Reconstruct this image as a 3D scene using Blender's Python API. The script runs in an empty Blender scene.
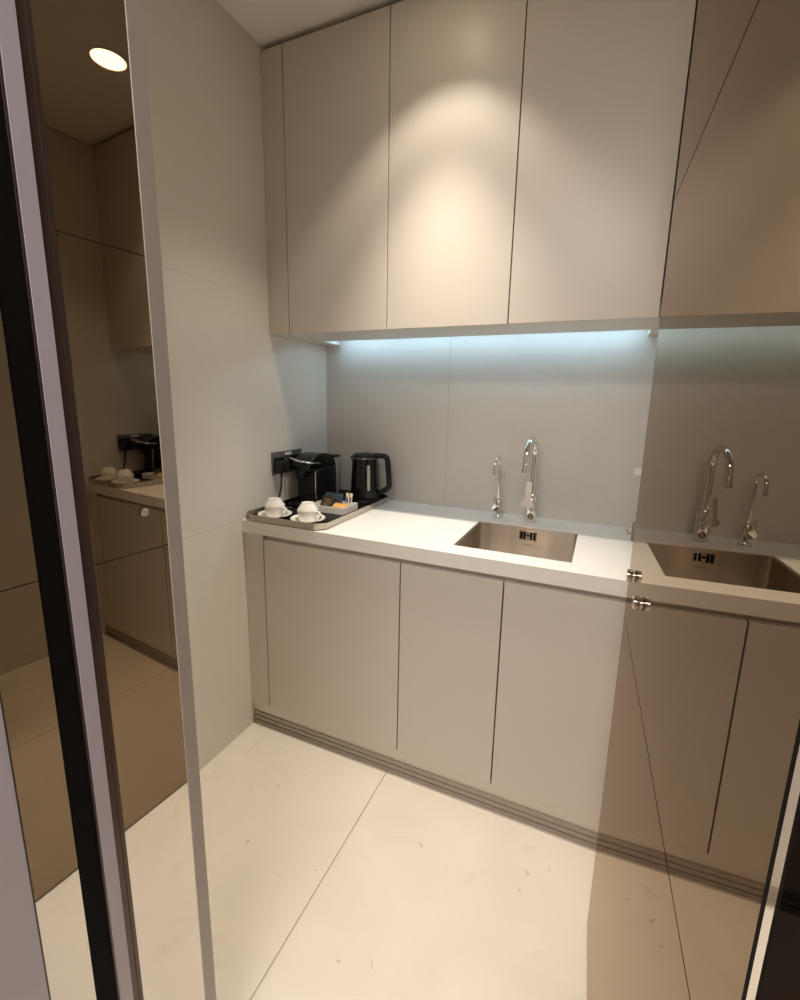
import bpy, bmesh, math, random
from mathutils import Vector, Matrix, Euler

SC = bpy.context.scene
COL = SC.collection
random.seed(4)

# ------------------------------------------------------------------ camera
F_PX, CX, CY = 452.86, 405.3, 486.9
CAM_H = 1.3693
yaw, pitch, roll = 0.40790, 0.18908, -0.02136
fw = Vector((-math.sin(yaw) * math.cos(pitch), math.cos(yaw) * math.cos(pitch), -math.sin(pitch)))
rt = Vector((math.cos(yaw), math.sin(yaw), 0))
up = rt.cross(fw)
R_ = math.cos(roll) * rt - math.sin(roll) * up
U_ = math.sin(roll) * rt + math.cos(roll) * up
cd = bpy.data.cameras.new('camera')
cam = bpy.data.objects.new('camera', cd)
COL.objects.link(cam)
M = Matrix((R_, U_, -fw)).transposed().to_4x4()
M.translation = Vector((0, 0, CAM_H))
cam.matrix_world = M
cd.sensor_fit = 'AUTO'
cd.sensor_width = 36
cd.lens = F_PX / 1000 * 36
cd.shift_x = -(CX - 400) / 1000
cd.shift_y = (CY - 500) / 1000
cd.clip_start = 0.01
SC.camera = cam

# ------------------------------------------------------------------ light, exposure
SC.view_settings.view_transform = 'Standard'
SC.view_settings.look = 'None'
SC.view_settings.gamma = 1
SC.view_settings.exposure = 0.52
SC.view_settings.use_curve_mapping = False
SC.cycles.max_bounces = 16
SC.cycles.diffuse_bounces = 8
SC.cycles.glossy_bounces = 12
SC.cycles.sample_clamp_indirect = 4.0
SC.cycles.blur_glossy = 0.3

W = bpy.data.worlds.new('world')
SC.world = W
W.use_nodes = True
W.node_tree.nodes['Background'].inputs[0].default_value = (0.5, 0.47, 0.5, 1)
W.node_tree.nodes['Background'].inputs[1].default_value = 0.05

DOWN_W, SPILL_W, DOWN_COL = 88, 11.0, (1.0, 0.895, 0.755)
HALL_FILL_W, HALL_FILL_COL = 33, (1.0, 0.93, 0.91)  # fill light added in the hall
LED_STR, LED_COL = 12.0, (0.52, 0.80, 1.0)
DISC_STR = 9.0

# ------------------------------------------------------------------ measured room
XL, XR = -1.256, 0.21          # niche side walls
YB = 1.914                     # back wall
YU, ZU = 1.510, 1.614          # upper cabinet front, underside
ZC = 2.606                     # ceiling
YC, ZT, ZCB = 1.310, 0.900, 0.852   # worktop front, top, underside
YF, ZD, ZK = 1.3185, 0.831, 0.113   # base doors front, top, bottom
MA = -0.0335                   # the bronze mirror is turned a little
MX, MY = 0.0832, 1.0923        # its far edge
LA, LO = 0.0299, -0.6112       # the left jamb plane
YN = 0.282                     # near edge of the bronze mirror
def mirror_x(y): return MX + (y - MY) * math.tan(MA)
def jamb_x(y): return LO + y * math.tan(LA)

# ------------------------------------------------------------------ mesh helpers
def box(bm, x0, x1, y0, y1, z0, z1, bev=0, seg=2):
    b = bmesh.new()
    bmesh.ops.create_cube(b, size=1)
    for v in b.verts:
        v.co = Vector(((x0 + x1) / 2 + v.co.x * (x1 - x0), (y0 + y1) / 2 + v.co.y * (y1 - y0), (z0 + z1) / 2 + v.co.z * (z1 - z0)))
    if bev:
        bmesh.ops.bevel(b, geom=b.edges[:], offset=bev, segments=seg, affect='EDGES', profile=0.5)
    merge(bm, b)

def merge(bm, b, mat=None):
    if mat is not None:
        bmesh.ops.transform(b, matrix=mat, verts=b.verts)
    tmp = bpy.data.meshes.new('tmp')
    b.to_mesh(tmp)
    b.free()
    bm.from_mesh(tmp)
    bpy.data.meshes.remove(tmp)

def obox(bm, c, size, rot, bev=0, seg=2):
    b = bmesh.new()
    sx, sy, sz = size
    box(b, -sx / 2, sx / 2, -sy / 2, sy / 2, -sz / 2, sz / 2, bev, seg)
    merge(bm, b, Matrix.Translation(Vector(c)) @ Euler(rot).to_matrix().to_4x4())

def prism(bm, pts, z0, z1):
    lo = [bm.verts.new((x, y, z0)) for x, y in pts]
    hi = [bm.verts.new((x, y, z1)) for x, y in pts]
    n = len(pts)
    bm.faces.new(lo[::-1])
    bm.faces.new(hi)
    for i in range(n):
        j = (i + 1) % n
        bm.faces.new((lo[i], lo[j], hi[j], hi[i]))

def lathe(bm, prof, n=40, c=(0, 0, 0), sx=1, sy=1, rotm=None):
    """prof = [(r, z)] from bottom to top; ends are capped when r > 0"""
    b = bmesh.new()
    rings = []
    for r, z in prof:
        if r < 1e-6:
            rings.append([b.verts.new((0, 0, z))])
        else:
            rings.append([b.verts.new((r * sx * math.cos(2 * math.pi * i / n), r * sy * math.sin(2 * math.pi * i / n), z)) for i in range(n)])
    for a, d in zip(rings[:-1], rings[1:]):
        for i in range(n):
            j = (i + 1) % n
            if len(a) == 1 and len(d) == 1:
                continue
            if len(a) == 1:
                b.faces.new((a[0], d[j], d[i]))
            elif len(d) == 1:
                b.faces.new((a[i], a[j], d[0]))
            else:
                b.faces.new((a[i], a[j], d[j], d[i]))
    if len(rings[0]) > 1: b.faces.new(rings[0][::-1])
    if len(rings[-1]) > 1: b.faces.new(rings[-1])
    m = Matrix.Translation(Vector(c))
    if rotm is not None: m = m @ rotm
    merge(bm, b, m)

def tube(bm, pts, rad, n=14, caps=True):
    pts = [Vector(p) for p in pts]
    rads = rad if isinstance(rad, (list, tuple)) else [rad] * len(pts)
    t0 = (pts[1] - pts[0]).normalized()
    nrm = t0.orthogonal().normalized()
    rings = []
    for i, p in enumerate(pts):
        if i == 0: t = (pts[1] - pts[0]).normalized()
        elif i == len(pts) - 1: t = (pts[-1] - pts[-2]).normalized()
        else: t = ((pts[i + 1] - p).normalized() + (p - pts[i - 1]).normalized()).normalized()
        nrm = (nrm - nrm.dot(t) * t).normalized()
        bn = t.cross(nrm)
        rings.append([bm.verts.new(p + rads[i] * (math.cos(2 * math.pi * k / n) * nrm + math.sin(2 * math.pi * k / n) * bn)) for k in range(n)])
    for a, d in zip(rings[:-1], rings[1:]):
        for k in range(n):
            j = (k + 1) % n
            bm.faces.new((a[k], a[j], d[j], d[k]))
    if caps:
        bm.faces.new(rings[0][::-1])
        bm.faces.new(rings[-1])

def spline(pts, n=8):
    """Catmull-Rom through pts"""
    P = [Vector(p) for p in pts]
    P = [2 * P[0] - P[1]] + P + [2 * P[-1] - P[-2]]
    out = []
    for i in range(1, len(P) - 2):
        for k in range(n):
            t = k / n
            a, b, c, d = P[i - 1], P[i], P[i + 1], P[i + 2]
            out.append(0.5 * ((2 * b) + (c - a) * t + (2 * a - 5 * b + 4 * c - d) * t * t + (3 * b - a - 3 * c + d) * t ** 3))
    out.append(P[-2])
    return out

def obj(name, bm, mat, parent=None, smooth=True):
    if parent is not None:
        off = parent.location.copy()
        p = parent.parent
        while p is not None:
            off += p.location
            p = p.parent
        bmesh.ops.translate(bm, verts=bm.verts, vec=-off)
    bmesh.ops.recalc_face_normals(bm, faces=bm.faces[:])
    me = bpy.data.meshes.new(name)
    bm.to_mesh(me)
    bm.free()
    o = bpy.data.objects.new(name, me)
    me.materials.append(mat)
    if smooth and name not in ('door', 'filler_panel', 'front_board', 'end_block', 'worktop', 'handle_channel', 'sides', 'block', 'skirting'):
        for p in me.polygons: p.use_smooth = True
        me.set_sharp_from_angle(angle=math.radians(38))
    COL.objects.link(o)
    if parent is not None: o.parent = parent
    return o

def tag(o, label, cat, group=None):
    o['label'] = label
    o['category'] = cat
    if group: o['group'] = group
    return o

def thing(name, label, cat, loc, group=None):
    o = bpy.data.objects.new(name, None)
    o.empty_display_size = 0.02
    COL.objects.link(o)
    o.location = loc
    return tag(o, label, cat, group)

def struct(name, bm, mat, smooth=False):
    o = obj(name, bm, mat, None, smooth)
    o['kind'] = 'structure'
    return o

def dup(root, loc, label):
    r = root.copy()
    COL.objects.link(r)
    r.location = loc
    r['label'] = label
    for ch in list(root.children):
        c = ch.copy()
        COL.objects.link(c)
        c.parent = r
        for g in list(ch.children):
            d = g.copy()
            COL.objects.link(d)
            d.parent = c
    return r

def bx(*a, **k):
    b = bmesh.new()
    box(b, *a, **k)
    return b

# ------------------------------------------------------------------ materials
def mat(name, col, rough=0.5, metal=0.0, spec=0.5, var=0.0, vscale=6.0, bump=0.0, bscale=200.0, coat=0.0, stretch=None):
    m = bpy.data.materials.new(name)
    m.use_nodes = True
    nt = m.node_tree
    p = nt.nodes['Principled BSDF']
    p.inputs['Base Color'].default_value = (*col, 1)
    p.inputs['Roughness'].default_value = rough
    p.inputs['Metallic'].default_value = metal
    p.inputs['Specular IOR Level'].default_value = spec
    p.inputs['Coat Weight'].default_value = coat
    tc = nt.nodes.new('ShaderNodeTexCoord')
    src = tc.outputs['Object']
    if stretch:
        mp = nt.nodes.new('ShaderNodeMapping')
        mp.inputs['Scale'].default_value = stretch
        nt.links.new(src, mp.inputs[0])
        src = mp.outputs[0]
    if var:
        n = nt.nodes.new('ShaderNodeTexNoise')
        n.inputs['Scale'].default_value = vscale
        n.inputs['Detail'].default_value = 5
        nt.links.new(src, n.inputs['Vector'])
        r = nt.nodes.new('ShaderNodeValToRGB')
        r.color_ramp.elements[0].position = 0.3
        r.color_ramp.elements[1].position = 0.7
        r.color_ramp.elements[0].color = (*[c * (1 - var) for c in col], 1)
        r.color_ramp.elements[1].color = (*[min(1, c * (1 + var)) for c in col], 1)
        nt.links.new(n.outputs[0], r.inputs[0])
        nt.links.new(r.outputs[0], p.inputs['Base Color'])
    if bump:
        n = nt.nodes.new('ShaderNodeTexNoise')
        n.inputs['Scale'].default_value = bscale
        nt.links.new(src, n.inputs['Vector'])
        b = nt.nodes.new('ShaderNodeBump')
        b.inputs['Strength'].default_value = bump
        b.inputs['Distance'].default_value = 0.001
        nt.links.new(n.outputs[0], b.inputs['Height'])
        nt.links.new(b.outputs[0], p.inputs['Normal'])
    return m

def stone(name, col, rough, seams=(), vein=0.06, mott=0.05, spots=0.35, spec=0.5, patches=0.0):
    """cream limestone: soft mottling, faint veins, small brown pits, thin joints at given coordinates"""
    m = mat(name, col, rough, spec=spec)
    nt = m.node_tree
    N, Lk = nt.nodes, nt.links
    p = N['Principled BSDF']
    tc = N.new('ShaderNodeTexCoord')
    def noise(scale, detail, dist=0.0):
        n = N.new('ShaderNodeTexNoise')
        n.inputs['Scale'].default_value = scale
        n.inputs['Detail'].default_value = detail
        n.inputs['Distortion'].default_value = dist
        Lk.new(tc.outputs['Object'], n.inputs['Vector'])
        return n.outputs[0]
    def ramp(src, a, b, ca, cb):
        r = N.new('ShaderNodeValToRGB')
        r.color_ramp.elements[0].position, r.color_ramp.elements[1].position = a, b
        r.color_ramp.elements[0].color, r.color_ramp.elements[1].color = (*ca, 1), (*cb, 1)
        Lk.new(src, r.inputs[0])
        return r.outputs[0]
    def mix(fac, a, b):
        x = N.new('ShaderNodeMix')
        x.data_type = 'RGBA'
        if isinstance(fac, float): x.inputs[0].default_value = fac
        else: Lk.new(fac, x.inputs[0])
        if isinstance(a, tuple): x.inputs[6].default_value = (*a, 1)
        else: Lk.new(a, x.inputs[6])
        if isinstance(b, tuple): x.inputs[7].default_value = (*b, 1)
        else: Lk.new(b, x.inputs[7])
        return x.outputs[2]
    def math_(op, a, b=None):
        x = N.new('ShaderNodeMath')
        x.operation = op
        for i, s in enumerate((a, b)):
            if s is None: continue
            if isinstance(s, (int, float)): x.inputs[i].default_value = s
            else: Lk.new(s, x.inputs[i])
        return x.outputs[0]
    base = ramp(noise(2.6, 6, 0.6), 0.3, 0.7, tuple(c * (1 - mott) for c in col), tuple(min(1, c * (1 + mott)) for c in col))
    v = math_('ABSOLUTE', math_('SUBTRACT', noise(1.3, 7, 1.8), 0.5))
    vm = math_('MULTIPLY', ramp(v, 0.0, 0.012, (1, 1, 1), (0, 0, 0)), math_('MULTIPLY', ramp(noise(1.7, 2), 0.5, 0.65, (0, 0, 0), (1, 1, 1)), vein * 6))
    c = mix(vm, base, tuple(x * 0.72 for x in col))
    sp = math_('MULTIPLY', ramp(noise(26, 3, 0.4), 0.70, 0.76, (0, 0, 0), (1, 1, 1)), spots)
    c = mix(sp, c, (col[0] * 0.55, col[1] * 0.46, col[2] * 0.36))
    if patches:
        pp = math_('MULTIPLY', ramp(noise(5.5, 8, 0.8), 0.61, 0.70, (0, 0, 0), (1, 1, 1)), patches)
        c = mix(pp, c, (col[0] * 0.80, col[1] * 0.72, col[2] * 0.60))
    if seams:
        sep = N.new('ShaderNodeSeparateXYZ')
        Lk.new(tc.outputs['Object'], sep.inputs[0])
        for axis, pos, w in seams:
            d = math_('LESS_THAN', math_('ABSOLUTE', math_('SUBTRACT', sep.outputs[axis], pos)), w)
            c = mix(math_('MULTIPLY', d, 0.75), c, (col[0] * 0.42, col[1] * 0.38, col[2] * 0.33))
    Lk.new(c, p.inputs['Base Color'])
    return m

def emit(name, col, strength):
    m = bpy.data.materials.new(name)
    m.use_nodes = True
    nt = m.node_tree
    for n in list(nt.nodes): nt.nodes.remove(n)
    e = nt.nodes.new('ShaderNodeEmission')
    e.inputs[0].default_value = (*col, 1)
    e.inputs[1].default_value = strength
    o = nt.nodes.new('ShaderNodeOutputMaterial')
    nt.links.new(e.outputs[0], o.inputs[0])
    return m

def mirror_glass(name, face, graze):
    """tinted mirror: a reflection that lightens towards grazing angles, as glass does"""
    m = bpy.data.materials.new(name)
    m.use_nodes = True
    nt = m.node_tree
    for n in list(nt.nodes): nt.nodes.remove(n)
    g = nt.nodes.new('ShaderNodeBsdfGlossy')
    g.inputs['Roughness'].default_value = 0.0
    lw = nt.nodes.new('ShaderNodeLayerWeight')
    lw.inputs['Blend'].default_value = 0.5
    pw = nt.nodes.new('ShaderNodeMath')
    pw.operation = 'POWER'
    pw.inputs[1].default_value = 9
    nt.links.new(lw.outputs['Facing'], pw.inputs[0])
    x = nt.nodes.new('ShaderNodeMix')
    x.data_type = 'RGBA'
    x.inputs[6].default_value = (*face, 1)
    x.inputs[7].default_value = (*graze, 1)
    nt.links.new(pw.outputs[0], x.inputs[0])
    nt.links.new(x.outputs[2], g.inputs['Color'])
    o = nt.nodes.new('ShaderNodeOutputMaterial')
    nt.links.new(g.outputs[0], o.inputs[0])
    return m

M_FLOOR = stone('limestone_floor', (0.74, 0.68, 0.585), 0.34, seams=((0, -0.6247, 0.0022), (1, -0.62, 0.0022)), vein=0.05, spots=0.6, patches=0.35)
M_WALL = stone('limestone_wall', (0.73, 0.69, 0.63), 0.45, seams=((2, 0.898, 0.0004), (2, 1.748, 0.0003)), vein=0.025, spots=0.12, mott=0.03)
M_BACK = stone('limestone_backsplash', (0.60, 0.57, 0.525), 0.42, seams=((0, -0.631, 0.0008),), vein=0.025, spots=0.2, mott=0.03)
M_CEIL = mat('ceiling_paint', (0.82, 0.79, 0.74), 0.8, var=0.01, bump=0.05)
M_HALL = mat('hall_wall_paint', (0.42, 0.38, 0.34), 0.7, var=0.03)
M_LAC = mat('greige_lacquer', (0.61, 0.56, 0.50), 0.36, var=0.012, vscale=3, bump=0.03, bscale=400)
M_LACIN = mat('cabinet_inside', (0.33, 0.29, 0.24), 0.6, var=0.02)
M_PLINTH = mat('plinth_laminate', (0.36, 0.31, 0.25), 0.45, var=0.03)
M_GROOVE = mat('plinth_groove', (0.12, 0.095, 0.07), 0.6, var=0.05)
M_TOP = mat('white_composite', (0.80, 0.78, 0.73), 0.32, var=0.008, vscale=40)
M_BRONZE = mirror_glass('bronze_mirror_glass', (0.29, 0.232, 0.172), (0.90, 0.81, 0.72))
M_SILVER = mirror_glass('clear_mirror_glass', (0.74, 0.71, 0.66), (0.86, 0.84, 0.82))
M_MEDGE = mat('mirror_edge_dark', (0.05, 0.04, 0.035), 0.3, var=0.05)
M_JAMB = mat('lavender_grey_lacquer', (0.54, 0.50, 0.545), 0.42, var=0.03, vscale=9)
M_JAMB2 = mat('grey_edge_lacquer', (0.46, 0.41, 0.37), 0.38, var=0.03, vscale=12)
M_BROWN = mat('brown_metal_profile', (0.12, 0.085, 0.075), 0.3, metal=0.6, var=0.08, vscale=14)
M_BLACK = mat('black_rubber_and_shade', (0.008, 0.006, 0.005), 0.75, spec=0.1, var=0.1)  # rubber of the jambs, also the painted shade over the wall cabinets
M_DARKGLASS = mirror_glass('dark_glass', (0.022, 0.018, 0.016), (0.06, 0.05, 0.045))
M_CHROME = mat('chrome', (0.80, 0.79, 0.77), 0.06, metal=1.0, var=0.01, vscale=30)
M_STEEL = mat('brushed_steel', (0.60, 0.53, 0.45), 0.30, metal=1.0, var=0.22, vscale=1.3, stretch=(9, 9, 0.2))
M_STEEL.node_tree.nodes['Principled BSDF'].inputs['Anisotropic'].default_value = 0.85
M_STEEL.node_tree.nodes['Principled BSDF'].inputs['Anisotropic Rotation'].default_value = 0.25
_tg = M_STEEL.node_tree.nodes.new('ShaderNodeTangent')
_tg.axis = 'Z'
M_STEEL.node_tree.links.new(_tg.outputs[0], M_STEEL.node_tree.nodes['Principled BSDF'].inputs['Tangent'])
M_STEEL2 = mat('satin_metal', (0.55, 0.50, 0.43), 0.25, metal=1.0, var=0.02)
M_RIMM = mat('tray_metal', (0.46, 0.42, 0.36), 0.16, metal=1.0, var=0.02)
M_BLK = mat('black_plastic', (0.008, 0.0075, 0.0075), 0.32, spec=0.4, var=0.1, vscale=20)
M_BLKG = mat('black_gloss_plastic', (0.006, 0.006, 0.006), 0.22, spec=0.4, var=0.1, vscale=20)
M_BLKM = mat('black_matt_plastic', (0.010, 0.0095, 0.009), 0.5, spec=0.35, var=0.1, vscale=20)
M_PORC = mat('white_porcelain', (0.84, 0.81, 0.75), 0.18, var=0.008, vscale=20, coat=0.3)
M_GAUGE = mat('clear_grey_gauge', (0.50, 0.48, 0.45), 0.2, var=0.05)
M_PLATE = mat('dark_socket_plate', (0.16, 0.16, 0.155), 0.32, metal=0.7, var=0.05)
M_WHT = mat('white_plastic', (0.80, 0.79, 0.76), 0.4, var=0.01)
M_PKB = mat('blue_grey_packet', (0.035, 0.060, 0.085), 0.45, var=0.1)
M_PKD = mat('dark_olive_packet', (0.030, 0.026, 0.016), 0.4, var=0.1)
M_GOLD = mat('gold_print', (0.36, 0.27, 0.12), 0.35, metal=0.5, var=0.1)
M_ORNG = mat('orange_packet', (0.72, 0.36, 0.10), 0.5, var=0.08)
M_CRM = mat('cream_paper', (0.82, 0.74, 0.52), 0.5, var=0.03)
M_BLUE = mat('blue_print', (0.05, 0.09, 0.28), 0.5, var=0.05)
M_DISC = emit('downlight_glow', (1.0, 0.86, 0.62), DISC_STR)
M_LED = emit('led_glow', LED_COL, LED_STR)

# ------------------------------------------------------------------ room shell
HX0, HX1, HY = -1.5, 1.1, -1.9      # the hall the photograph is taken from
struct('floor', bx(HX0 - 0.1, HX1 + 0.1, HY - 0.1, YB + 0.12, -0.08, 0), M_FLOOR)
struct('ceiling', bx(HX0 - 0.1, HX1 + 0.1, HY - 0.1, YB + 0.12, ZC, ZC + 0.1), M_CEIL)
struct('wall_left', bx(XL - 0.1, XL, 0.30, YB + 0.1, 0, ZC), M_WALL)
struct('wall_back', bx(XL, XR, YB, YB + 0.1, 0, ZC), M_BACK)
b = bmesh.new()
box(b, XR, XR + 0.14, 1.085, YB + 0.1, 0, ZC)
box(b, 0.125, XR + 0.14, -0.15, 1.085, 0, ZC)
struct('wall_right', b, M_WALL)
b = bmesh.new()
box(b, XL, -0.66, -0.15, 0.488, 0, ZC)
struct('wall_front', b, M_WALL)
struct('wall_hall_left', bx(HX0 - 0.1, HX0, HY, -0.15, 0, ZC), M_HALL)
struct('wall_hall_right', bx(HX1, HX1 + 0.1, HY, -0.15, 0, ZC), M_HALL)
struct('wall_hall_back', bx(HX0 - 0.1, HX1 + 0.1, HY - 0.1, HY, 0, ZC), M_HALL)
struct('wall_hall_front_left', bx(HX0 - 0.1, XL, -0.15, 0.30, 0, ZC), M_HALL)
struct('wall_hall_front_right', bx(XR + 0.14, HX1 + 0.1, -0.15, -0.05, 0, ZC), M_HALL)

# left jamb of the doorway: lacquer, mirror strip, black slot, lacquer, brown profile, mirror strip, lacquer edge
def jamb_piece(y0, y1, proud=0.0, back=-0.66):
    b = bmesh.new()
    prism(b, [(back, y0), (jamb_x(y0) + proud, y0), (jamb_x(y1) + proud, y1), (back, y1)], 0, ZC)
    return b
struct('trim_1', jamb_piece(-0.15, 0.2415, 0.000), M_JAMB)
struct('trim_2', jamb_piece(0.2415, 0.2435, 0.000), M_MEDGE)
tag(obj('mirror_strip', jamb_piece(0.2435, 0.2945, -0.001), M_SILVER, None, False),
    'narrow mirror strip on the left door jamb beside the foreground lavender panel', 'mirror', 'mirror strips of the door jamb')
struct('trim_3', jamb_piece(0.2945, 0.3225, -0.002), M_BLACK)
struct('trim_4', jamb_piece(0.3225, 0.3250, 0.000), M_BROWN)
struct('trim_5', jamb_piece(0.3250, 0.3430, 0.001), M_JAMB)
struct('trim_6', jamb_piece(0.3430, 0.3530, -0.001), M_BROWN)
struct('trim_7', jamb_piece(0.3530, 0.3585, 0.000), M_BROWN)
tag(obj('mirror_strip', jamb_piece(0.3585, 0.4690, -0.001), M_SILVER, None, False),
    'wider tall mirror strip on the left door jamb with the tray and downlight reflected', 'mirror', 'mirror strips of the door jamb')
struct('trim_8', jamb_piece(0.4690, 0.4925, 0.000), M_JAMB2)

# right jamb: black line, chrome edge, dark glass
def rjamb(y0, y1, proud=0.0):
    b = bmesh.new()
    prism(b, [(mirror_x(y0) - proud, y0), (0.125, y0), (0.125, y1), (mirror_x(y1) - proud, y1)], 0, ZC)
    return b
struct('trim_9', rjamb(0.2745, YN, 0.0), M_BLACK)
struct('trim_10', rjamb(0.2655, 0.2745, 0.001), M_CHROME)
struct('trim_11', rjamb(-0.15, 0.2655, 0.0), M_DARKGLASS)

# the bronze mirror wall: three panels, one above the other
for z0, z1, lab in ((0.0075, 0.8945, 'bronze tinted mirror panel reaching the floor, lowest of three on right wall'),
                    (0.8973, 1.7583, 'bronze tinted mirror panel in the middle of right wall, reflecting both taps'),
                    (1.7611, ZC - 0.004, 'bronze tinted mirror panel reaching the ceiling, highest of three on right wall')):
    b = bmesh.new()
    prism(b, [(mirror_x(YN), YN), (0.1245, YN), (0.1245, MY), (MX, MY)], z0, z1)
    mp = tag(obj('wall_mirror', b, M_BRONZE, None, False), lab, 'mirror', 'bronze mirror panels on the right wall')
    if z0 > 0.8 and z0 < 1.0:
        for y in (1.012, 0.869):
            rot = Euler((0, -math.pi / 2, 0)).to_matrix().to_4x4()
            b = bmesh.new()
            lathe(b, [(0.0095, 0), (0.0095, 0.002), (0.0120, 0.0022), (0.0125, 0.003), (0.0125, 0.0125), (0.0117, 0.0135), (0, 0.0137)], 28, (mirror_x(y), y, 1.0192), rotm=rot)
            k = obj('knob', b, M_CHROME, mp)
            k['label'] = 'chrome round knob'
b = bmesh.new()
for zz in (0.8959, 1.7597):
    prism(b, [(mirror_x(YN) + 0.004, YN), (0.1245, YN), (0.1245, MY), (MX + 0.004, MY)], zz - 0.0013, zz + 0.0013)
prism(b, [(mirror_x(YN) + 0.006, YN), (0.1245, YN), (0.1245, MY), (MX + 0.006, MY)], 0.0003, 0.0072)
struct('trim_12', b, M_MEDGE)

# ------------------------------------------------------------------ base units
b = bmesh.new()
# worktop with the sink cut out
SX0, SX1, SY0, SY1 = -0.423, -0.051, 1.391, 1.744
def worktop():
    b = bmesh.new()
    xs = [XL + 0.0005, SX0, SX1, XR - 0.0005]
    ys = [YC, SY0, SY1, YB - 0.0005]
    g = {}
    for k, z in enumerate((ZCB, ZT)):
        for i, x in enumerate(xs):
            for j, y in enumerate(ys):
                g[i, j, k] = b.verts.new((x, y, z))
    for i in range(3):
        for j in range(3):
            if i == 1 and j == 1: continue
            for k in (0, 1):
                b.faces.new((g[i, j, k], g[i + 1, j, k], g[i + 1, j + 1, k], g[i, j + 1, k]))
    def side(a, c):
        b.faces.new((g[a + (0,)], g[c + (0,)], g[c + (1,)], g[a + (1,)]))
    for i in range(3):
        side((i, 0), (i + 1, 0)); side((i, 3), (i + 1, 3)); side((0, i), (0, i + 1)); side((3, i), (3, i + 1))
    side((1, 1), (2, 1)); side((1, 2), (2, 2)); side((1, 1), (1, 2)); side((2, 1), (2, 2))
    bmesh.ops.recalc_face_normals(b, faces=b.faces[:])
    es = [e for e in b.edges if all(abs(v.co.z - ZT) < 1e-6 for v in e.verts) and (all(abs(v.co.y - YC) < 1e-6 for v in e.verts)
          or (len(e.link_faces) == 2 and any(abs(f.normal.z) < 0.5 for f in e.link_faces) and all(SX0 - 1e-5 < v.co.x < SX1 + 1e-5 and SY0 - 1e-5 < v.co.y < SY1 + 1e-5 for v in e.verts)))]
    bmesh.ops.bevel(b, geom=es, offset=0.0015, segments=2, affect='EDGES', profile=0.5)
    return b
tag(obj('worktop', worktop(), M_TOP), 'long white composite worktop with the sink cut into it', 'worktop')

G1, G2, G3, GE = -1.1611, -0.5815, -0.2355, 0.113
gap = 0.0022
units = [(G1, G2, 'pale greige base cabinet below the tray, widest of the three and by left wall'),
         (G2, G3, 'narrow greige base cabinet under left half of the sink, between the wider two'),
         (G3, GE, 'greige base cabinet under right half of the sink, next to the bronze mirror')]
for x0, x1, lab in units:
    t = thing('base_cabinet', lab, 'cabinet', ((x0 + x1) / 2, YF, ZK), 'base cabinets under the worktop')
    bb = bmesh.new()
    s = 0.016
    yb0, yb1 = YF + 0.0345, YB - 0.02
    zl, zr = (ZCB - 0.001 if x0 < -1 else 0.69), (ZCB - 0.001 if x0 < -1 else 0.69)
    box(bb, x0 + 0.0005, x0 + s, yb0, yb1, ZK, zl)
    box(bb, x1 - s, x1 - 0.0005, yb0, yb1, ZK, zr)
    box(bb, x0 + s, x1 - s, yb0, yb1, ZK, ZK + s)
    box(bb, x0 + s, x1 - s, yb1 - 0.01, yb1, ZK + s, zl)
    obj('body', bb, M_LACIN, t)
    bb = bmesh.new()
    box(bb, x0 + 0.0004, x1 - 0.0004, YF + 0.0215, YF + 0.034, ZD - 0.03, ZCB - 0.0005)
    obj('handle_channel', bb, M_LAC, t)
    obj('door', bx(x0 + gap, x1 - gap, YF, YF + 0.021, ZK, ZD, bev=0.0012), M_LAC, t)
tag(obj('filler_panel', bx(XL + 0.0005, G1 - gap, YF, YF + 0.3, ZK, ZCB - 0.0005, bev=0.001), M_LAC),
    'narrow vertical greige filler between left wall and first base cabinet', 'panel')
tag(obj('filler_panel', bx(GE + gap, XR - 0.0005, YF, YF + 0.3, ZK, ZCB - 0.0005, bev=0.001), M_LAC),
    'narrow greige filler beyond the last base cabinet behind the mirror edge', 'panel')
# plinth: rolls under at the top, grooved metal skirting below
t = thing('plinth', 'low plinth with dark grooves running along the floor under the base cabinets', 'plinth', (-0.5, YF, 0))
b = bmesh.new()
prof = [(YF + 0.004, ZK - 0.001)]
for i in range(1, 9):
    a = i / 8
    prof.append((YF + 0.004 + 0.014 * a ** 1.6, ZK - 0.001 - 0.058 * a))
prof += [(YF + 0.04, 0.055), (YF + 0.04, ZK - 0.001)]
vs = [[b.verts.new((x, y, z)) for y, z in prof] for x in (XL + 0.001, XR - 0.001)]
n = len(prof)
for i in range(n):
    j = (i + 1) % n
    b.faces.new((vs[0][i], vs[0][j], vs[1][j], vs[1][i]))
b.faces.new(vs[0]); b.faces.new(vs[1][::-1])
obj('moulding', b, M_LAC, t)
b = bmesh.new()
for z0, z1 in ((0.040, 0.0565), (0.020, 0.036), (0.0, 0.015)):
    box(b, XL + 0.001, XR - 0.001, YF + 0.012, YF + 0.03, z0, z1, bev=0.001)
obj('skirting', b, M_PLINTH, t)
obj('groove_backing', bx(XL + 0.001, XR - 0.001, YF + 0.018, YF + 0.035, 0.0, 0.05), M_GROOVE, t)

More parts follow.
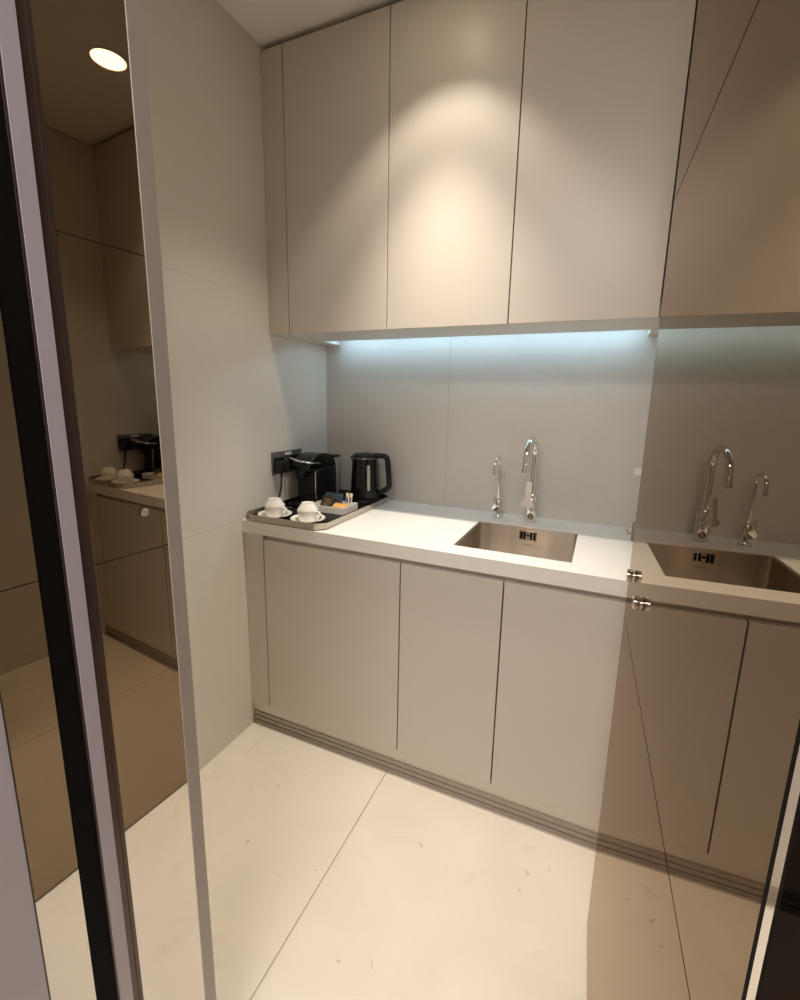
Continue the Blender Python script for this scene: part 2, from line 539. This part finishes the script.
# ------------------------------------------------------------------ sink
t = thing('sink', 'square brushed steel undermount sink below the two taps', 'sink', ((SX0 + SX1) / 2, (SY0 + SY1) / 2, 0.70))
def basin():
    b = bmesh.new()
    def ring(x0, x1, y0, y1, r, z, n=6):
        out = []
        for cx, cy, a0 in ((x1 - r, y1 - r, 0), (x0 + r, y1 - r, 90), (x0 + r, y0 + r, 180), (x1 - r, y0 + r, 270)):
            for k in range(n + 1):
                a = math.radians(a0 + 90 * k / n)
                out.append(b.verts.new((cx + r * math.cos(a), cy + r * math.sin(a), z)))
        return out
    e = 0.0012
    rings = [ring(SX0 + e, SX1 - e, SY0 + e, SY1 - e, 0.008, 0.8935), ring(SX0 + 0.003, SX1 - 0.003, SY0 + 0.003, SY1 - 0.003, 0.009, 0.8930)]
    for z, ins, r in ((0.75, 0.004, 0.010), (0.728, 0.006, 0.014), (0.717, 0.012, 0.018), (0.712, 0.024, 0.02)):
        rings.append(ring(SX0 + ins, SX1 - ins, SY0 + ins, SY1 - ins, r, z))
    for a, c in zip(rings[:-1], rings[1:]):
        for i in range(len(a)):
            j = (i + 1) % len(a)
            b.faces.new((a[i], a[j], c[j], c[i]))
    cen = ((SX0 + SX1) / 2, (SY0 + SY1) / 2)
    dr = [b.verts.new((cen[0] + 0.05 * math.cos(2 * math.pi * (i + 0.5) / len(rings[0])), cen[1] + 0.05 * math.sin(2 * math.pi * (i + 0.5) / len(rings[0])), 0.708)) for i in range(len(rings[0]))]
    for i in range(len(dr)):
        j = (i + 1) % len(dr)
        b.faces.new((rings[-1][i], rings[-1][j], dr[j], dr[i]))
    b.faces.new(dr)
    return b
basin_o = obj('basin', basin(), M_STEEL, t)
mod = basin_o.modifiers.new('thickness', 'SOLIDIFY')
mod.thickness = 0.0008
mod.offset = 1
b = bmesh.new()
lathe(b, [(0.045, 0.7085), (0.045, 0.711), (0.04, 0.7125), (0.02, 0.7125), (0.018, 0.716), (0, 0.717)], 32, ((SX0 + SX1) / 2, (SY0 + SY1) / 2, 0))
obj('drain', b, M_CHROME, t)
OX, OY, OZ = -0.2300, SY1 - 0.0048, 0.8640
ov = obj('overflow_plate', bx(OX - 0.033, OX + 0.033, OY - 0.0012, OY + 0.001, OZ - 0.0185, OZ + 0.0185, bev=0.001), M_STEEL2, t)
b = bmesh.new()
for dx, w, h in ((-0.0245, 0.0085, 0.028), (-0.0125, 0.0085, 0.028), (0.0125, 0.0085, 0.028), (0.0245, 0.0085, 0.028)):
    box(b, OX + dx - w / 2, OX + dx + w / 2, OY - 0.0022, OY - 0.0010, OZ - h / 2, OZ + h / 2)
box(b, OX - 0.0055, OX + 0.0055, OY - 0.0022, OY - 0.0010, OZ - 0.003, OZ + 0.004)
obj('slots', b, M_BLACK, ov)
fc = bpy.data.curves.new('brand_mark', 'FONT')
fc.body = 'FRANKE'
fc.size = 0.010
fc.align_x = 'CENTER'
fc.extrude = 0.0002
fo = bpy.data.objects.new('brand_tmp', fc)
COL.objects.link(fo)
dg = bpy.context.evaluated_depsgraph_get()
me = bpy.data.meshes.new_from_object(fo.evaluated_get(dg))
bpy.data.objects.remove(fo)
b = bmesh.new()
b.from_mesh(me)
bmesh.ops.transform(b, matrix=Matrix.Translation((OX + 0.004, OY - 0.0002, OZ - 0.040)) @ Euler((math.pi / 2, 0, 0)).to_matrix().to_4x4(), verts=b.verts)
obj('brand_mark', b, mat('etched_mark', (0.24, 0.20, 0.16), 0.5, metal=0.6, var=0.02), t)

# ------------------------------------------------------------------ taps
TX, TY = -0.236, 1.826
t = thing('tap', 'tall chrome mixer tap with gooseneck spout and flat lever behind the sink', 'tap', (TX, TY, ZT))
b = bmesh.new()
lathe(b, [(0.0265, ZT), (0.0265, ZT + 0.002), (0.0235, ZT + 0.0035), (0.0235, ZT + 0.108), (0.022, ZT + 0.112), (0.0145, ZT + 0.114), (0, ZT + 0.114)], 40, (TX, TY, 0))
obj('body', b, M_CHROME, t)
b = bmesh.new()
r = 0.072
pts = [(TX, TY, ZT + 0.11), (TX, TY, ZT + 0.18), (TX, TY, 1.164)]
for k in range(1, 15):
    a = math.pi * k / 14
    pts.append((TX - 0.012 * (1 - math.cos(a)) / 2, TY - r + r * math.cos(a), 1.164 + r * math.sin(a)))
pts += [(TX - 0.012, TY - 2 * r, 1.150)]
tube(b, pts, 0.0118, 20)
obj('spout', b, M_CHROME, t)
b = bmesh.new()
lathe(b, [(0.0105, 0), (0.0135, 0.001), (0.0138, 0.032), (0.0125, 0.034), (0, 0.034)], 28, (TX - 0.012, TY - 2 * r, 1.118))
obj('nozzle', b, M_CHROME, t)
# lever: a cartridge neck to the front, a dished foot, a flat upright paddle
b = bmesh.new()
rot = Euler((math.pi / 2, 0, 0)).to_matrix().to_4x4()
lathe(b, [(0.0185, 0), (0.0185, 0.026), (0.015, 0.030), (0, 0.031)], 32, (TX - 0.004, TY - 0.018, ZT + 0.080), rotm=rot)
obj('lever_neck', b, M_CHROME, t)
b = bmesh.new()
ly = TY - 0.052
out = [(-0.0245, 0.0), (-0.0225, 0.010), (-0.0145, 0.020), (-0.0125, 0.034), (-0.0125, 0.090), (0.0125, 0.090), (0.0125, 0.034), (0.0145, 0.020), (0.0225, 0.010), (0.0245, 0.0), (0.018, -0.008), (0.0, -0.012), (-0.018, -0.008)]
fr = [b.verts.new((TX - 0.010 + x, ly - 0.006 + (0.014 if z > 0.05 else 0.004 if z > 0.018 else -0.008 if z > 0.004 else -0.003), ZT + 0.078 + z)) for x, z in out]
bk = [b.verts.new((TX - 0.010 + x * 0.9, ly + 0.004 + (0.012 if z > 0.05 else 0.0), ZT + 0.078 + z)) for x, z in out]
b.faces.new(fr); b.faces.new(bk[::-1])
for i in range(len(out)):
    j = (i + 1) % len(out)
    b.faces.new((fr[i], fr[j], bk[j], bk[i]))
lv = obj('lever', b, M_CHROME, t)
lv.modifiers.new('edge', 'BEVEL').width = 0.0015

UX, UY = -0.369, 1.830
t = thing('tap', 'small slim chrome filter tap left of the mixer tap', 'tap', (UX, UY, ZT))
b = bmesh.new()
lathe(b, [(0.021, ZT), (0.021, ZT + 0.006), (0.018, ZT + 0.009), (0.009, ZT + 0.010), (0.0085, ZT + 0.022), (0.013, ZT + 0.026), (0.013, ZT + 0.068), (0.010, ZT + 0.074), (0.007, ZT + 0.078), (0, ZT + 0.078)], 32, (UX, UY, 0))
obj('body', b, M_CHROME, t)
b = bmesh.new()
r = 0.036
pts = [(UX, UY, ZT + 0.07), (UX - 0.002, UY, 1.00), (UX - 0.003, UY, 1.118)]
for k in range(1, 13):
    a = math.pi * k / 12
    pts.append((UX - 0.003 - 0.006 * (1 - math.cos(a)) / 2, UY - r + r * math.cos(a), 1.118 + r * math.sin(a)))
pts += [(UX - 0.009, UY - 2 * r, 1.088)]
tube(b, pts, 0.0058, 16)
obj('spout', b, M_CHROME, t)
b = bmesh.new()
lathe(b, [(0.009, 0), (0.009, 0.014), (0.0165, 0.016), (0.0165, 0.026), (0.014, 0.029), (0, 0.030)], 28, (UX - 0.004, UY - 0.010, ZT + 0.047), rotm=rot)
obj('knob', b, M_CHROME, t)
b = bmesh.new()
tube(b, [(UX - 0.012, UY - 0.028, ZT + 0.052), (UX - 0.013, UY - 0.026, ZT + 0.075), (UX - 0.010, UY - 0.024, ZT + 0.092)], [0.004, 0.0045, 0.0035], 12)
obj('lever', b, M_CHROME, t)

# ------------------------------------------------------------------ upper units
UA, UB, UC, UE = -1.1594, -0.7384, -0.3109, 0.113
ZTOP = ZC - 0.020
for x0, x1, lab in ((UA, UB, 'tall greige wall cabinet door nearest the left wall, above the kettle'),
                    (UB, UC, 'middle tall greige wall cabinet, bright scallop of light on its door'),
                    (UC, UE, 'tall greige wall cabinet above the taps, nearest the bronze mirror')):
    t = thing('wall_cabinet', lab, 'cabinet', ((x0 + x1) / 2, YU, ZU), 'tall wall cabinets')
    bb = bmesh.new()
    s = 0.016
    y0, y1 = YU + 0.022, YB - 0.001
    z0, z1 = 1.662, ZTOP - 0.004
    box(bb, x0 + 0.0005, x0 + s, y0, y1, z0, z1)
    box(bb, x1 - s, x1 - 0.0005, y0, y1, z0, z1)
    box(bb, x0 + s, x1 - s, y0, y1, z0, z0 + s)
    box(bb, x0 + s, x1 - s, y0, y1, z1 - s, z1)
    box(bb, x0 + s, x1 - s, y1 - 0.01, y1, z0 + s, z1 - s)
    obj('body', bb, M_LACIN, t)
    obj('door', bx(x0 + 0.0018, x1 - 0.0018, YU, YU + 0.021, ZU, ZTOP, bev=0.0012), M_LAC, t)
tag(obj('filler_panel', bx(XL + 0.0005, UA - 0.0018, YU, YU + 0.0215, ZU, ZTOP, bev=0.001), M_LAC),
    'narrow greige filler between left wall and the tall wall cabinets', 'panel')
tag(obj('filler_panel', bx(UE + 0.0030, XR - 0.0005, YU, YU + 0.0215, ZU, ZTOP, bev=0.001), M_LAC),
    'narrow greige filler beyond last wall cabinet at the top mirror edge', 'panel')
# black strip painted in as the shade of the gap over the wall cabinets
struct('gap_shade_strip', bx(XL + 0.0005, XR - 0.0005, YU + 0.03, YU + 0.05, ZTOP + 0.0005, ZC - 0.0003), M_BLACK)
# light pelmet: board under the cabinets with a lit slot along the back wall
YS = 1.752
t = thing('light_pelmet', 'pale pelmet board under the wall cabinets with a lit slot at back wall', 'pelmet', (-0.5, YS, ZU))
b = bmesh.new()
box(b, XL + 0.0008, XR - 0.0008, YU + 0.0225, YS, ZU + 0.0005, ZU + 0.046, bev=0.0008)
obj('front_board', b, M_LAC, t)
b = bmesh.new()
box(b, XL + 0.0008, -1.172, YS + 0.0002, YB - 0.0008, ZU + 0.0005, ZU + 0.046, bev=0.0008)
obj('end_block', b, M_LAC, t)
b = bmesh.new()
box(b, 0.113, XR - 0.0008, YS + 0.0002, YB - 0.0008, ZU + 0.0005, ZU + 0.046, bev=0.0008)
obj('end_block', b, M_LAC, t)
t = thing('led_strip', 'cool white light strip in the slot under the wall cabinets', 'light', (-0.5, 1.849, ZU + 0.04))
obj('channel', bx(-1.165, 0.108, 1.838, 1.860, ZU + 0.036, ZU + 0.0475), M_STEEL2, t)
obj('diffuser', bx(-1.160, 0.103, 1.840, 1.858, ZU + 0.030, ZU + 0.0358), M_LED, t)

# ------------------------------------------------------------------ downlight and added hall fill
def lamp(kind, name, parent, loc, watts, col, **kw):
    l = bpy.data.lights.new(name, kind)
    l.energy = watts
    l.color = col
    for k, v in kw.items(): setattr(l, k, v)
    o = bpy.data.objects.new(name, l)
    COL.objects.link(o)
    o.parent = parent
    o.location = loc
    return o
DX, DY = -0.535, 1.235
t = thing('downlight', 'round warm recessed downlight in the ceiling, reflected in left mirror strip', 'light', (DX, DY, ZC))
b = bmesh.new()
lathe(b, [(0.058, -0.0005), (0.066, -0.0005), (0.067, -0.003), (0.060, -0.006), (0.058, -0.004), (0.058, -0.0005)], 48, (DX, DY, ZC))
obj('trim_ring', b, M_WHT, t)
b = bmesh.new()
lathe(b, [(0.057, -0.0015), (0.0575, -0.003), (0.0, -0.0032)], 48, (DX, DY, ZC))
obj('lens', b, M_DISC, t)
lamp('SPOT', 'downlight_beam', t, (0, 0, -0.012), DOWN_W, DOWN_COL, spot_size=math.radians(64), spot_blend=1.0, shadow_soft_size=0.03)
lamp('SPOT', 'downlight_spill', t, (0, 0, -0.012), SPILL_W, DOWN_COL, spot_size=math.radians(95), spot_blend=0.4, shadow_soft_size=0.02)
t = thing('hall_fill_light', 'unseen soft fill panel added in the hall ceiling behind the viewpoint', 'light', (-0.2, -0.9, ZC))  # unseen fill, added to raise the soft light through the doorway
obj('fill_frame', bx(-0.72, 0.32, -1.22, -0.58, ZC - 0.012, ZC - 0.0005, bev=0.002), M_WHT, t)
lamp('AREA', 'hall_fill_lamp', t, (0, 0, -0.016), HALL_FILL_W, HALL_FILL_COL, shape='RECTANGLE', size=1.0, size_y=0.6)

# ------------------------------------------------------------------ tray and what stands on it
TX0, TX1, TY0, TY1 = -1.252, -0.884, 1.306, 1.900
ch = 0.035
def octa(x0, x1, y0, y1, c):
    return [(x0 + c, y0), (x1 - c, y0), (x1, y0 + c), (x1, y1 - c), (x1 - c, y1), (x0 + c, y1), (x0, y1 - c), (x0, y0 + c)]
t = thing('serving_tray', 'large metal serving tray with cut corners at left end of the worktop', 'tray', ((TX0 + TX1) / 2, (TY0 + TY1) / 2, ZT))
b = bmesh.new()
prism(b, octa(TX0 + 0.0125, TX1 - 0.0125, TY0 + 0.0125, TY1 - 0.0125, ch - 0.003), ZT + 0.0005, ZT + 0.006)
obj('tray_floor', b, M_BLKM, t)
b = bmesh.new()
o1 = octa(TX0, TX1, TY0, TY1, ch)
i1 = octa(TX0 + 0.003, TX1 - 0.003, TY0 + 0.003, TY1 - 0.003, ch)
o0 = octa(TX0 + 0.008, TX1 - 0.008, TY0 + 0.008, TY1 - 0.008, ch - 0.003)
i0 = octa(TX0 + 0.012, TX1 - 0.012, TY0 + 0.012, TY1 - 0.012, ch - 0.003)
RH = 0.028
rr = [[b.verts.new((x, y, z)) for x, y in pl] for pl, z in ((o0, ZT + 0.0005), (o1, ZT + RH), (i1, ZT + RH), (i0, ZT + 0.0005))]
for q in range(4):
    a, c = rr[q], rr[(q + 1) % 4]
    for i in range(8):
        j = (i + 1) % 8
        b.faces.new((a[i], a[j], c[j], c[i]))
obj('rim', b, M_RIMM, t, False)
ZB = ZT + 0.0065       # top of the tray floor

def cup_and_saucer():
    s = thing('saucer', 'white porcelain saucer under the left cup, at the tray corner by left wall', 'saucer', (0, 0, 0), 'saucers on the tray')
    b = bmesh.new()
    lathe(b, [(0.034, 0), (0.036, 0.001), (0.062, 0.010), (0.066, 0.0135), (0.0655, 0.0148), (0.060, 0.0125), (0.036, 0.0045), (0.028, 0.0042), (0.0, 0.0042)], 48)
    obj('dish', b, M_PORC, s)
    b = bmesh.new()
    lathe(b, [(0.026, 0.0043), (0.0275, 0.0043), (0.0275, 0.0058), (0.026, 0.0058), (0.026, 0.0043)], 40)
    obj('centre_ring', b, M_PORC, s)
    c = thing('cup', 'white coffee cup upside down on the left saucer, nearest the wall', 'cup', (0, 0, 0), 'coffee cups on the tray')
    b = bmesh.new()
    lathe(b, [(0.0330, 0.0), (0.0350, 0.0), (0.0360, 0.002), (0.0385, 0.028), (0.0400, 0.040), (0.0395, 0.043), (0.0260, 0.062), (0.0245, 0.064), (0.0235, 0.068), (0.0210, 0.068), (0.0205, 0.0655), (0.0, 0.0650)], 48)
    obj('bowl', b, M_PORC, c)
    b = bmesh.new()
    d = Vector((0.99, -0.14, 0))
    pts = spline([d * 0.0375 + Vector((0, 0, 0.036)), d * 0.053 + Vector((0, 0, 0.037)), d * 0.065 + Vector((0, 0, 0.026)), d * 0.056 + Vector((0, 0, 0.012)), d * 0.036 + Vector((0, 0, 0.009))], 7)
    tube(b, pts, 0.0042, 12)
    obj('handle', b, M_PORC, c)
    return s, c
S, K = cup_and_saucer()
P1, P2 = Vector((-1.158, 1.389, ZB)), Vector((-1.004, 1.392, ZB))
S.location = P1
K.location = P1 + Vector((0, 0, 0.006))
dup(S, P2, 'white porcelain saucer under the right cup, at the front corner of the tray')
dup(K, P2 + Vector((0, 0, 0.006)), 'white coffee cup upside down on the right saucer, in front of the sachet box')

# --- pod coffee machine
CM = Vector((-1.172, 1.568, ZB))
t = thing('coffee_machine', 'black pod coffee machine with curved chrome lever on the tray', 'coffee machine', CM)
X0, X1 = CM.x - 0.045, CM.x + 0.052
Y0, Y1 = CM.y, CM.y + 0.215
Z0 = CM.z
HT = 0.228
b = bmesh.new()
box(b, X0, X1, Y0 + 0.045, Y1, Z0 + 0.004, Z0 + 0.160, bev=0.006, seg=3)
obj('body', b, M_BLKM, t)
# rounded head: a barrel profile seen from the front, running front to back
b = bmesh.new()
prof = []
for k in range(0, 17):
    a = math.pi * k / 16
    prof.append((CM.y + 0.108 + 0.106 * math.cos(a), Z0 + 0.158 + 0.068 * math.sin(a) ** 0.8))
vs = [[b.verts.new((x, y, z)) for y, z in prof] for x in (X0 + 0.002, X1 - 0.002)]
n = len(prof)
for i in range(n):
    j = (i + 1) % n
    b.faces.new((vs[0][i], vs[0][j], vs[1][j], vs[1][i]))
b.faces.new(vs[0]); b.faces.new(vs[1][::-1])
hd = obj('head', b, M_BLKG, t)
hd.modifiers.new('edge', 'BEVEL').width = 0.006
hd.modifiers['edge'].segments = 3
b = bmesh.new()
tube(b, spline([(CM.x + 0.055, CM.y + 0.072, Z0 + 0.186), (CM.x + 0.054, CM.y + 0.020, Z0 + 0.192), (CM.x + 0.036, CM.y - 0.014, Z0 + 0.200), (CM.x - 0.004, CM.y - 0.022, Z0 + 0.207), (CM.x - 0.040, CM.y - 0.006, Z0 + 0.210), (CM.x - 0.046, CM.y + 0.050, Z0 + 0.196)], 8), 0.0042, 12)
lv = obj('lever', b, M_CHROME, t)
lv['label'] = 'chrome curved lever'
b = bmesh.new()
lathe(b, [(0.012, 0), (0.016, 0.006), (0.017, 0.032), (0, 0.034)], 24, (CM.x, CM.y + 0.026, Z0 + 0.128))
obj('coffee_spout', b, M_BLKG, t)
# ribbed sides, framed by a bright front edge
for sx, nm in ((1, 'side_panel'), (-1, 'side_panel')):
    b = bmesh.new()
    xs = X1 if sx > 0 else X0
    for k in range(9):
        z = Z0 + 0.014 + k * 0.0160
        box(b, min(xs, xs + sx * 0.003), max(xs, xs + sx * 0.003), Y0 + 0.052, Y1 - 0.008, z, z + 0.0125, bev=0.0012)
    obj(nm, b, M_BLK, t)
b = bmesh.new()
box(b, X1 - 0.001, X1 + 0.0045, Y0 + 0.041, Y0 + 0.0475, Z0 + 0.006, Z0 + 0.156, bev=0.001)
o = obj('edge_strip', b, M_STEEL2, t)
o['label'] = 'thin steel front edge'
b = bmesh.new()
for k in range(7):
    z = Z0 + 0.030 + k * 0.0140
    box(b, X0 + 0.010, X1 - 0.010, Y0 + 0.0425, Y0 + 0.047, z, z + 0.010, bev=0.001)
obj('front_grille', b, M_BLK, t)
b = bmesh.new()
box(b, X0 + 0.004, X1 - 0.004, Y0 - 0.030, Y0 + 0.046, Z0, Z0 + 0.022, bev=0.004, seg=3)
dt = obj('drip_tray', b, M_BLK, t)
b = bmesh.new()
for k in range(8):
    x = X0 + 0.015 + k * 0.0115
    box(b, x, x + 0.006, Y0 - 0.024, Y0 + 0.040, Z0 + 0.0221, Z0 + 0.024)
obj('drip_grid', b, M_BLKG, dt)
b = bmesh.new()
box(b, X0 + 0.012, X1 - 0.012, Y1 + 0.001, Y1 + 0.040, Z0 + 0.012, Z0 + 0.196, bev=0.008, seg=3)
wt = obj('water_tank', b, M_GAUGE, t)
b = bmesh.new()
box(b, X0 + 0.010, X1 - 0.004, Y1 + 0.0, Y1 + 0.043, Z0 + 0.1962, Z0 + 0.206, bev=0.003)
obj('tank_lid', b, M_BLK, wt)

# --- socket plate, plugs and lead on the left wall
t = thing('socket_plate', 'dark metal double socket plate on left wall above the tray', 'socket', (XL, 1.60, 1.095))
obj('plate', bx(XL + 0.0003, XL + 0.009, 1.494, 1.692, 1.050, 1.144, bev=0.002), M_PLATE, t)
for y in (1.530, 1.634):
    obj('socket_insert', bx(XL + 0.0091, XL + 0.0125, y - 0.032, y + 0.032, 1.060, 1.122, bev=0.001), M_BLKG, t)
obj('rocker_switch', bx(XL + 0.0091, XL + 0.013, 1.572, 1.612, 1.127, 1.138, bev=0.001), M_WHT, t)['label'] = 'small white switch'
def plug(y, label, ends, dep=0.040):
    t = thing('power_plug', label, 'plug', (XL + 0.0126, y, 1.09), 'plugs in the socket')
    b = bmesh.new()
    box(b, XL + 0.0126, XL + dep, y - 0.024, y + 0.024, 1.058, 1.108, bev=0.007, seg=3)
    obj('plug_body', b, M_BLK, t)
    b = bmesh.new()
    tube(b, spline(ends, 8), 0.0038, 10)
    obj('lead', b, M_BLK, t)
    b = bmesh.new()
    lathe(b, [(0.0055, -0.022), (0.0075, 0.0), (0.0075, 0.004), (0, 0.004)], 16, (XL + min(0.032, dep - 0.010), y, 1.062))
    obj('strain_relief', b, M_BLK, t)
plug(1.520, 'black plug at the near side of the socket plate, its lead hanging straight down',
     [(XL + 0.030, 1.520, 1.050), (XL + 0.031, 1.514, 1.00), (XL + 0.031, 1.498, 0.95), (XL + 0.034, 1.490, 0.925), (XL + 0.050, 1.500, ZB + 0.005), (XL + 0.075, 1.525, ZB + 0.005)])
plug(1.634, 'black plug in the socket half hidden behind the coffee machine',
     [(XL + 0.024, 1.634, 1.055), (XL + 0.022, 1.650, 1.00), (XL + 0.022, 1.720, 0.96), (XL + 0.022, 1.800, 0.930), (XL + 0.040, 1.868, ZB + 0.0055), (-1.10, 1.882, ZB + 0.005), (-1.055, 1.872, ZB + 0.0055)], 0.033)

# --- kettle
KX, KY = -0.974, 1.790
t = thing('kettle', 'black electric kettle with clear gauge on the tray corner by back wall', 'kettle', (KX, KY, ZB))
b = bmesh.new()
lathe(b, [(0.066, ZB), (0.069, ZB + 0.003), (0.069, ZB + 0.018), (0.066, ZB + 0.022), (0, ZB + 0.022)], 48, (KX, KY, 0))
obj('base', b, M_BLKM, t)
KB = ZB + 0.0225
b = bmesh.new()
lathe(b, [(0.063, KB), (0.066, KB + 0.004), (0.0655, KB + 0.020), (0.0620, KB + 0.10), (0.0565, KB + 0.178), (0.054, KB + 0.186), (0.050, KB + 0.186), (0, KB + 0.184)], 56, (KX, KY, 0))
body = obj('body', b, M_BLKG, t)
b = bmesh.new()
lathe(b, [(0.0505, KB + 0.1865), (0.0535, KB + 0.1885), (0.0535, KB + 0.196), (0.047, KB + 0.201), (0.02, KB + 0.204), (0, KB + 0.2042)], 48, (KX, KY, 0))
obj('lid', b, M_BLK, t)
b = bmesh.new()
lathe(b, [(0.0558, KB + 0.1800), (0.0572, KB + 0.1805), (0.0556, KB + 0.1860), (0.0542, KB + 0.1862), (0.0558, KB + 0.1800)], 48, (KX, KY, 0))
o = obj('rim_band', b, M_PLATE, t)
o['label'] = 'thin steel band'
hd_ = Vector((0.985, 0.17, 0)).normalized()
sp_ = -hd_
b = bmesh.new()
c0 = Vector((KX, KY, 0))
w = Vector((-sp_.y, sp_.x, 0))
A = [c0 + sp_ * 0.050 + w * 0.022 + Vector((0, 0, KB + 0.190)), c0 + sp_ * 0.050 - w * 0.022 + Vector((0, 0, KB + 0.190)), c0 + sp_ * 0.071 + Vector((0, 0, KB + 0.188)),
     c0 + sp_ * 0.055 + w * 0.018 + Vector((0, 0, KB + 0.155)), c0 + sp_ * 0.055 - w * 0.018 + Vector((0, 0, KB + 0.155)), c0 + sp_ * 0.060 + Vector((0, 0, KB + 0.150))]
V = [b.verts.new(p) for p in A]
for f in ((0, 1, 2), (0, 2, 5, 3), (2, 1, 4, 5), (3, 5, 4), (0, 3, 4, 1)): b.faces.new([V[i] for i in f])
obj('spout', b, M_BLKG, t)
# handle: square loop on the right
b = bmesh.new()
hp = [(0.044, 0.193), (0.080, 0.194), (0.098, 0.190), (0.105, 0.174), (0.111, 0.120), (0.114, 0.066), (0.109, 0.050), (0.092, 0.038), (0.072, 0.026), (0.064, 0.022)]
path = spline([c0 + hd_ * q + Vector((0, 0, KB + z)) for q, z in hp], 6)
tube(b, path, 0.0125, 16)
obj('handle', b, M_BLK, t)
# water gauge facing the viewer, right of centre
ga = math.radians(-47)
gd = Vector((math.cos(ga), math.sin(ga), 0))
b = bmesh.new()
gpts = []
for z, r_ in ((0.045, 0.0646), (0.075, 0.0632), (0.105, 0.0618), (0.135, 0.0597), (0.152, 0.0584)):
    gpts.append(c0 + gd * (r_ - 0.0015) + Vector((0, 0, KB + z)))
tube(b, [gpts[0] - Vector((0, 0, 0.004))] + gpts + [gpts[-1] + Vector((0, 0, 0.004))], [0.004] + [0.0072] * 5 + [0.004], 14)
g = obj('water_gauge', b, M_GAUGE, t)
g['label'] = 'grey clear gauge strip'
for p in gpts[1:4]:
    b = bmesh.new()
    obox(b, p + gd * 0.0060, (0.0016, 0.005, 0.003), (0, 0, ga))
    obj('gauge_mark', b, M_BLK, g)

# --- sachet box
BX0, BX1, BY0, BY1 = -1.100, -0.935, 1.532, 1.654
t = thing('sachet_box', 'shallow white open box holding sachets on the tray', 'box', ((BX0 + BX1) / 2, (BY0 + BY1) / 2, ZB))
w_ = 0.004
BH = 0.028
obj('bottom', bx(BX0 + w_, BX1 - w_, BY0 + w_, BY1 - w_, ZB, ZB + 0.004), M_PORC, t)
b = bmesh.new()
box(b, BX0, BX1, BY0, BY0 + w_, ZB, ZB + BH, bev=0.001)
box(b, BX0, BX1, BY1 - w_, BY1, ZB, ZB + BH, bev=0.001)
box(b, BX0, BX0 + w_, BY0 + w_, BY1 - w_, ZB, ZB + BH, bev=0.001)
box(b, BX1 - w_, BX1, BY0 + w_, BY1 - w_, ZB, ZB + BH, bev=0.001)
obj('sides', b, M_PORC, t)
# packets lean back in the box
t = thing('tea_packet', 'blue-grey packet leaning at the back of the sachet box', 'packet', (-1.035, 1.630, ZB + 0.005), 'packets in the sachet box')
b = bmesh.new()
obox(b, (-1.036, 1.622, ZB + 0.036), (0.090, 0.011, 0.060), (math.radians(-16), 0, math.radians(-4)), bev=0.003)
obj('sleeve', b, M_PKB, t)
t = thing('tea_packet', 'dark olive packet with gold print in the sachet box, before the blue-grey one', 'packet', (-1.045, 1.590, ZB + 0.005), 'packets in the sachet box')
b = bmesh.new()
rr_ = (math.radians(-22), 0, math.radians(-6))
obox(b, (-1.043, 1.590, ZB + 0.031), (0.068, 0.010, 0.052), rr_, bev=0.003)
sl = obj('sleeve', b, M_PKD, t)
b = bmesh.new()
Rm = Matrix.Translation((-1.043, 1.590, ZB + 0.031)) @ Euler(rr_).to_matrix().to_4x4()
for zz, x0, x1 in ((0.010, -0.020, 0.014), (0.002, -0.012, 0.022), (-0.006, -0.022, 0.004), (-0.006, 0.008, 0.020), (-0.014, -0.016, 0.010)):
    bb = bmesh.new()
    box(bb, x0, x1, -0.0058, -0.0049, zz, zz + 0.0035)
    merge(b, bb, Rm)
obj('gold_print', b, M_GOLD, sl)
for x, y, tilt, lab in ((-0.962, 1.640, 4, 'cream paper stick with blue print standing at right of the sachet box'),
                        (-0.978, 1.642, -5, 'cream paper stick with blue print standing just left of its twin')):
    t = thing('sugar_stick', lab, 'sachet', (x, y, ZB + 0.0045), 'paper sticks in the sachet box')
    b = bmesh.new()
    obox(b, (x, y, ZB + 0.037), (0.013, 0.004, 0.062), (math.radians(-7), math.radians(tilt), 0), bev=0.001)
    sl = obj('sleeve', b, M_CRM, t)
    b = bmesh.new()
    obox(b, (x, y - 0.0022, ZB + 0.040), (0.007, 0.0012, 0.022), (math.radians(-7), math.radians(tilt), 0))
    obj('blue_print', b, M_BLUE, sl)
b = bmesh.new()
obox(b, (-0.972, 1.572, ZB + 0.0265), (0.056, 0.040, 0.008), (math.radians(10), math.radians(6), math.radians(12)), bev=0.003)
tag(obj('sugar_packet', b, M_ORNG), 'flat orange packet lying in front of the paper sticks', 'sachet')

# ------------------------------------------------------------------ bits at the right end, by the mirror edge
t = thing('wall_bracket', 'small grey metal holder with hook on the worktop end at the mirror edge', 'holder', (0.150, 1.735, ZT))
b = bmesh.new()
box(b, 0.124, 0.165, 1.720, 1.745, ZT, ZT + 0.064, bev=0.002)
obj('block', b, mat('grey_metal_block', (0.22, 0.19, 0.17), 0.4, metal=0.5, var=0.05), t)
b = bmesh.new()
tube(b, spline([(0.126, 1.732, ZT + 0.026), (0.116, 1.730, ZT + 0.022), (0.110, 1.730, ZT + 0.030), (0.107, 1.730, ZT + 0.038)], 6), 0.0028, 10)
obj('hook', b, M_STEEL2, t)
t = thing('wall_plate', 'small white plate on the backsplash just left of the mirror edge', 'plate', (0.15, YB, 1.12))
obj('cover', bx(0.122, 0.190, YB - 0.010, YB - 0.0005, 1.108, 1.134, bev=0.002), M_WHT, t)
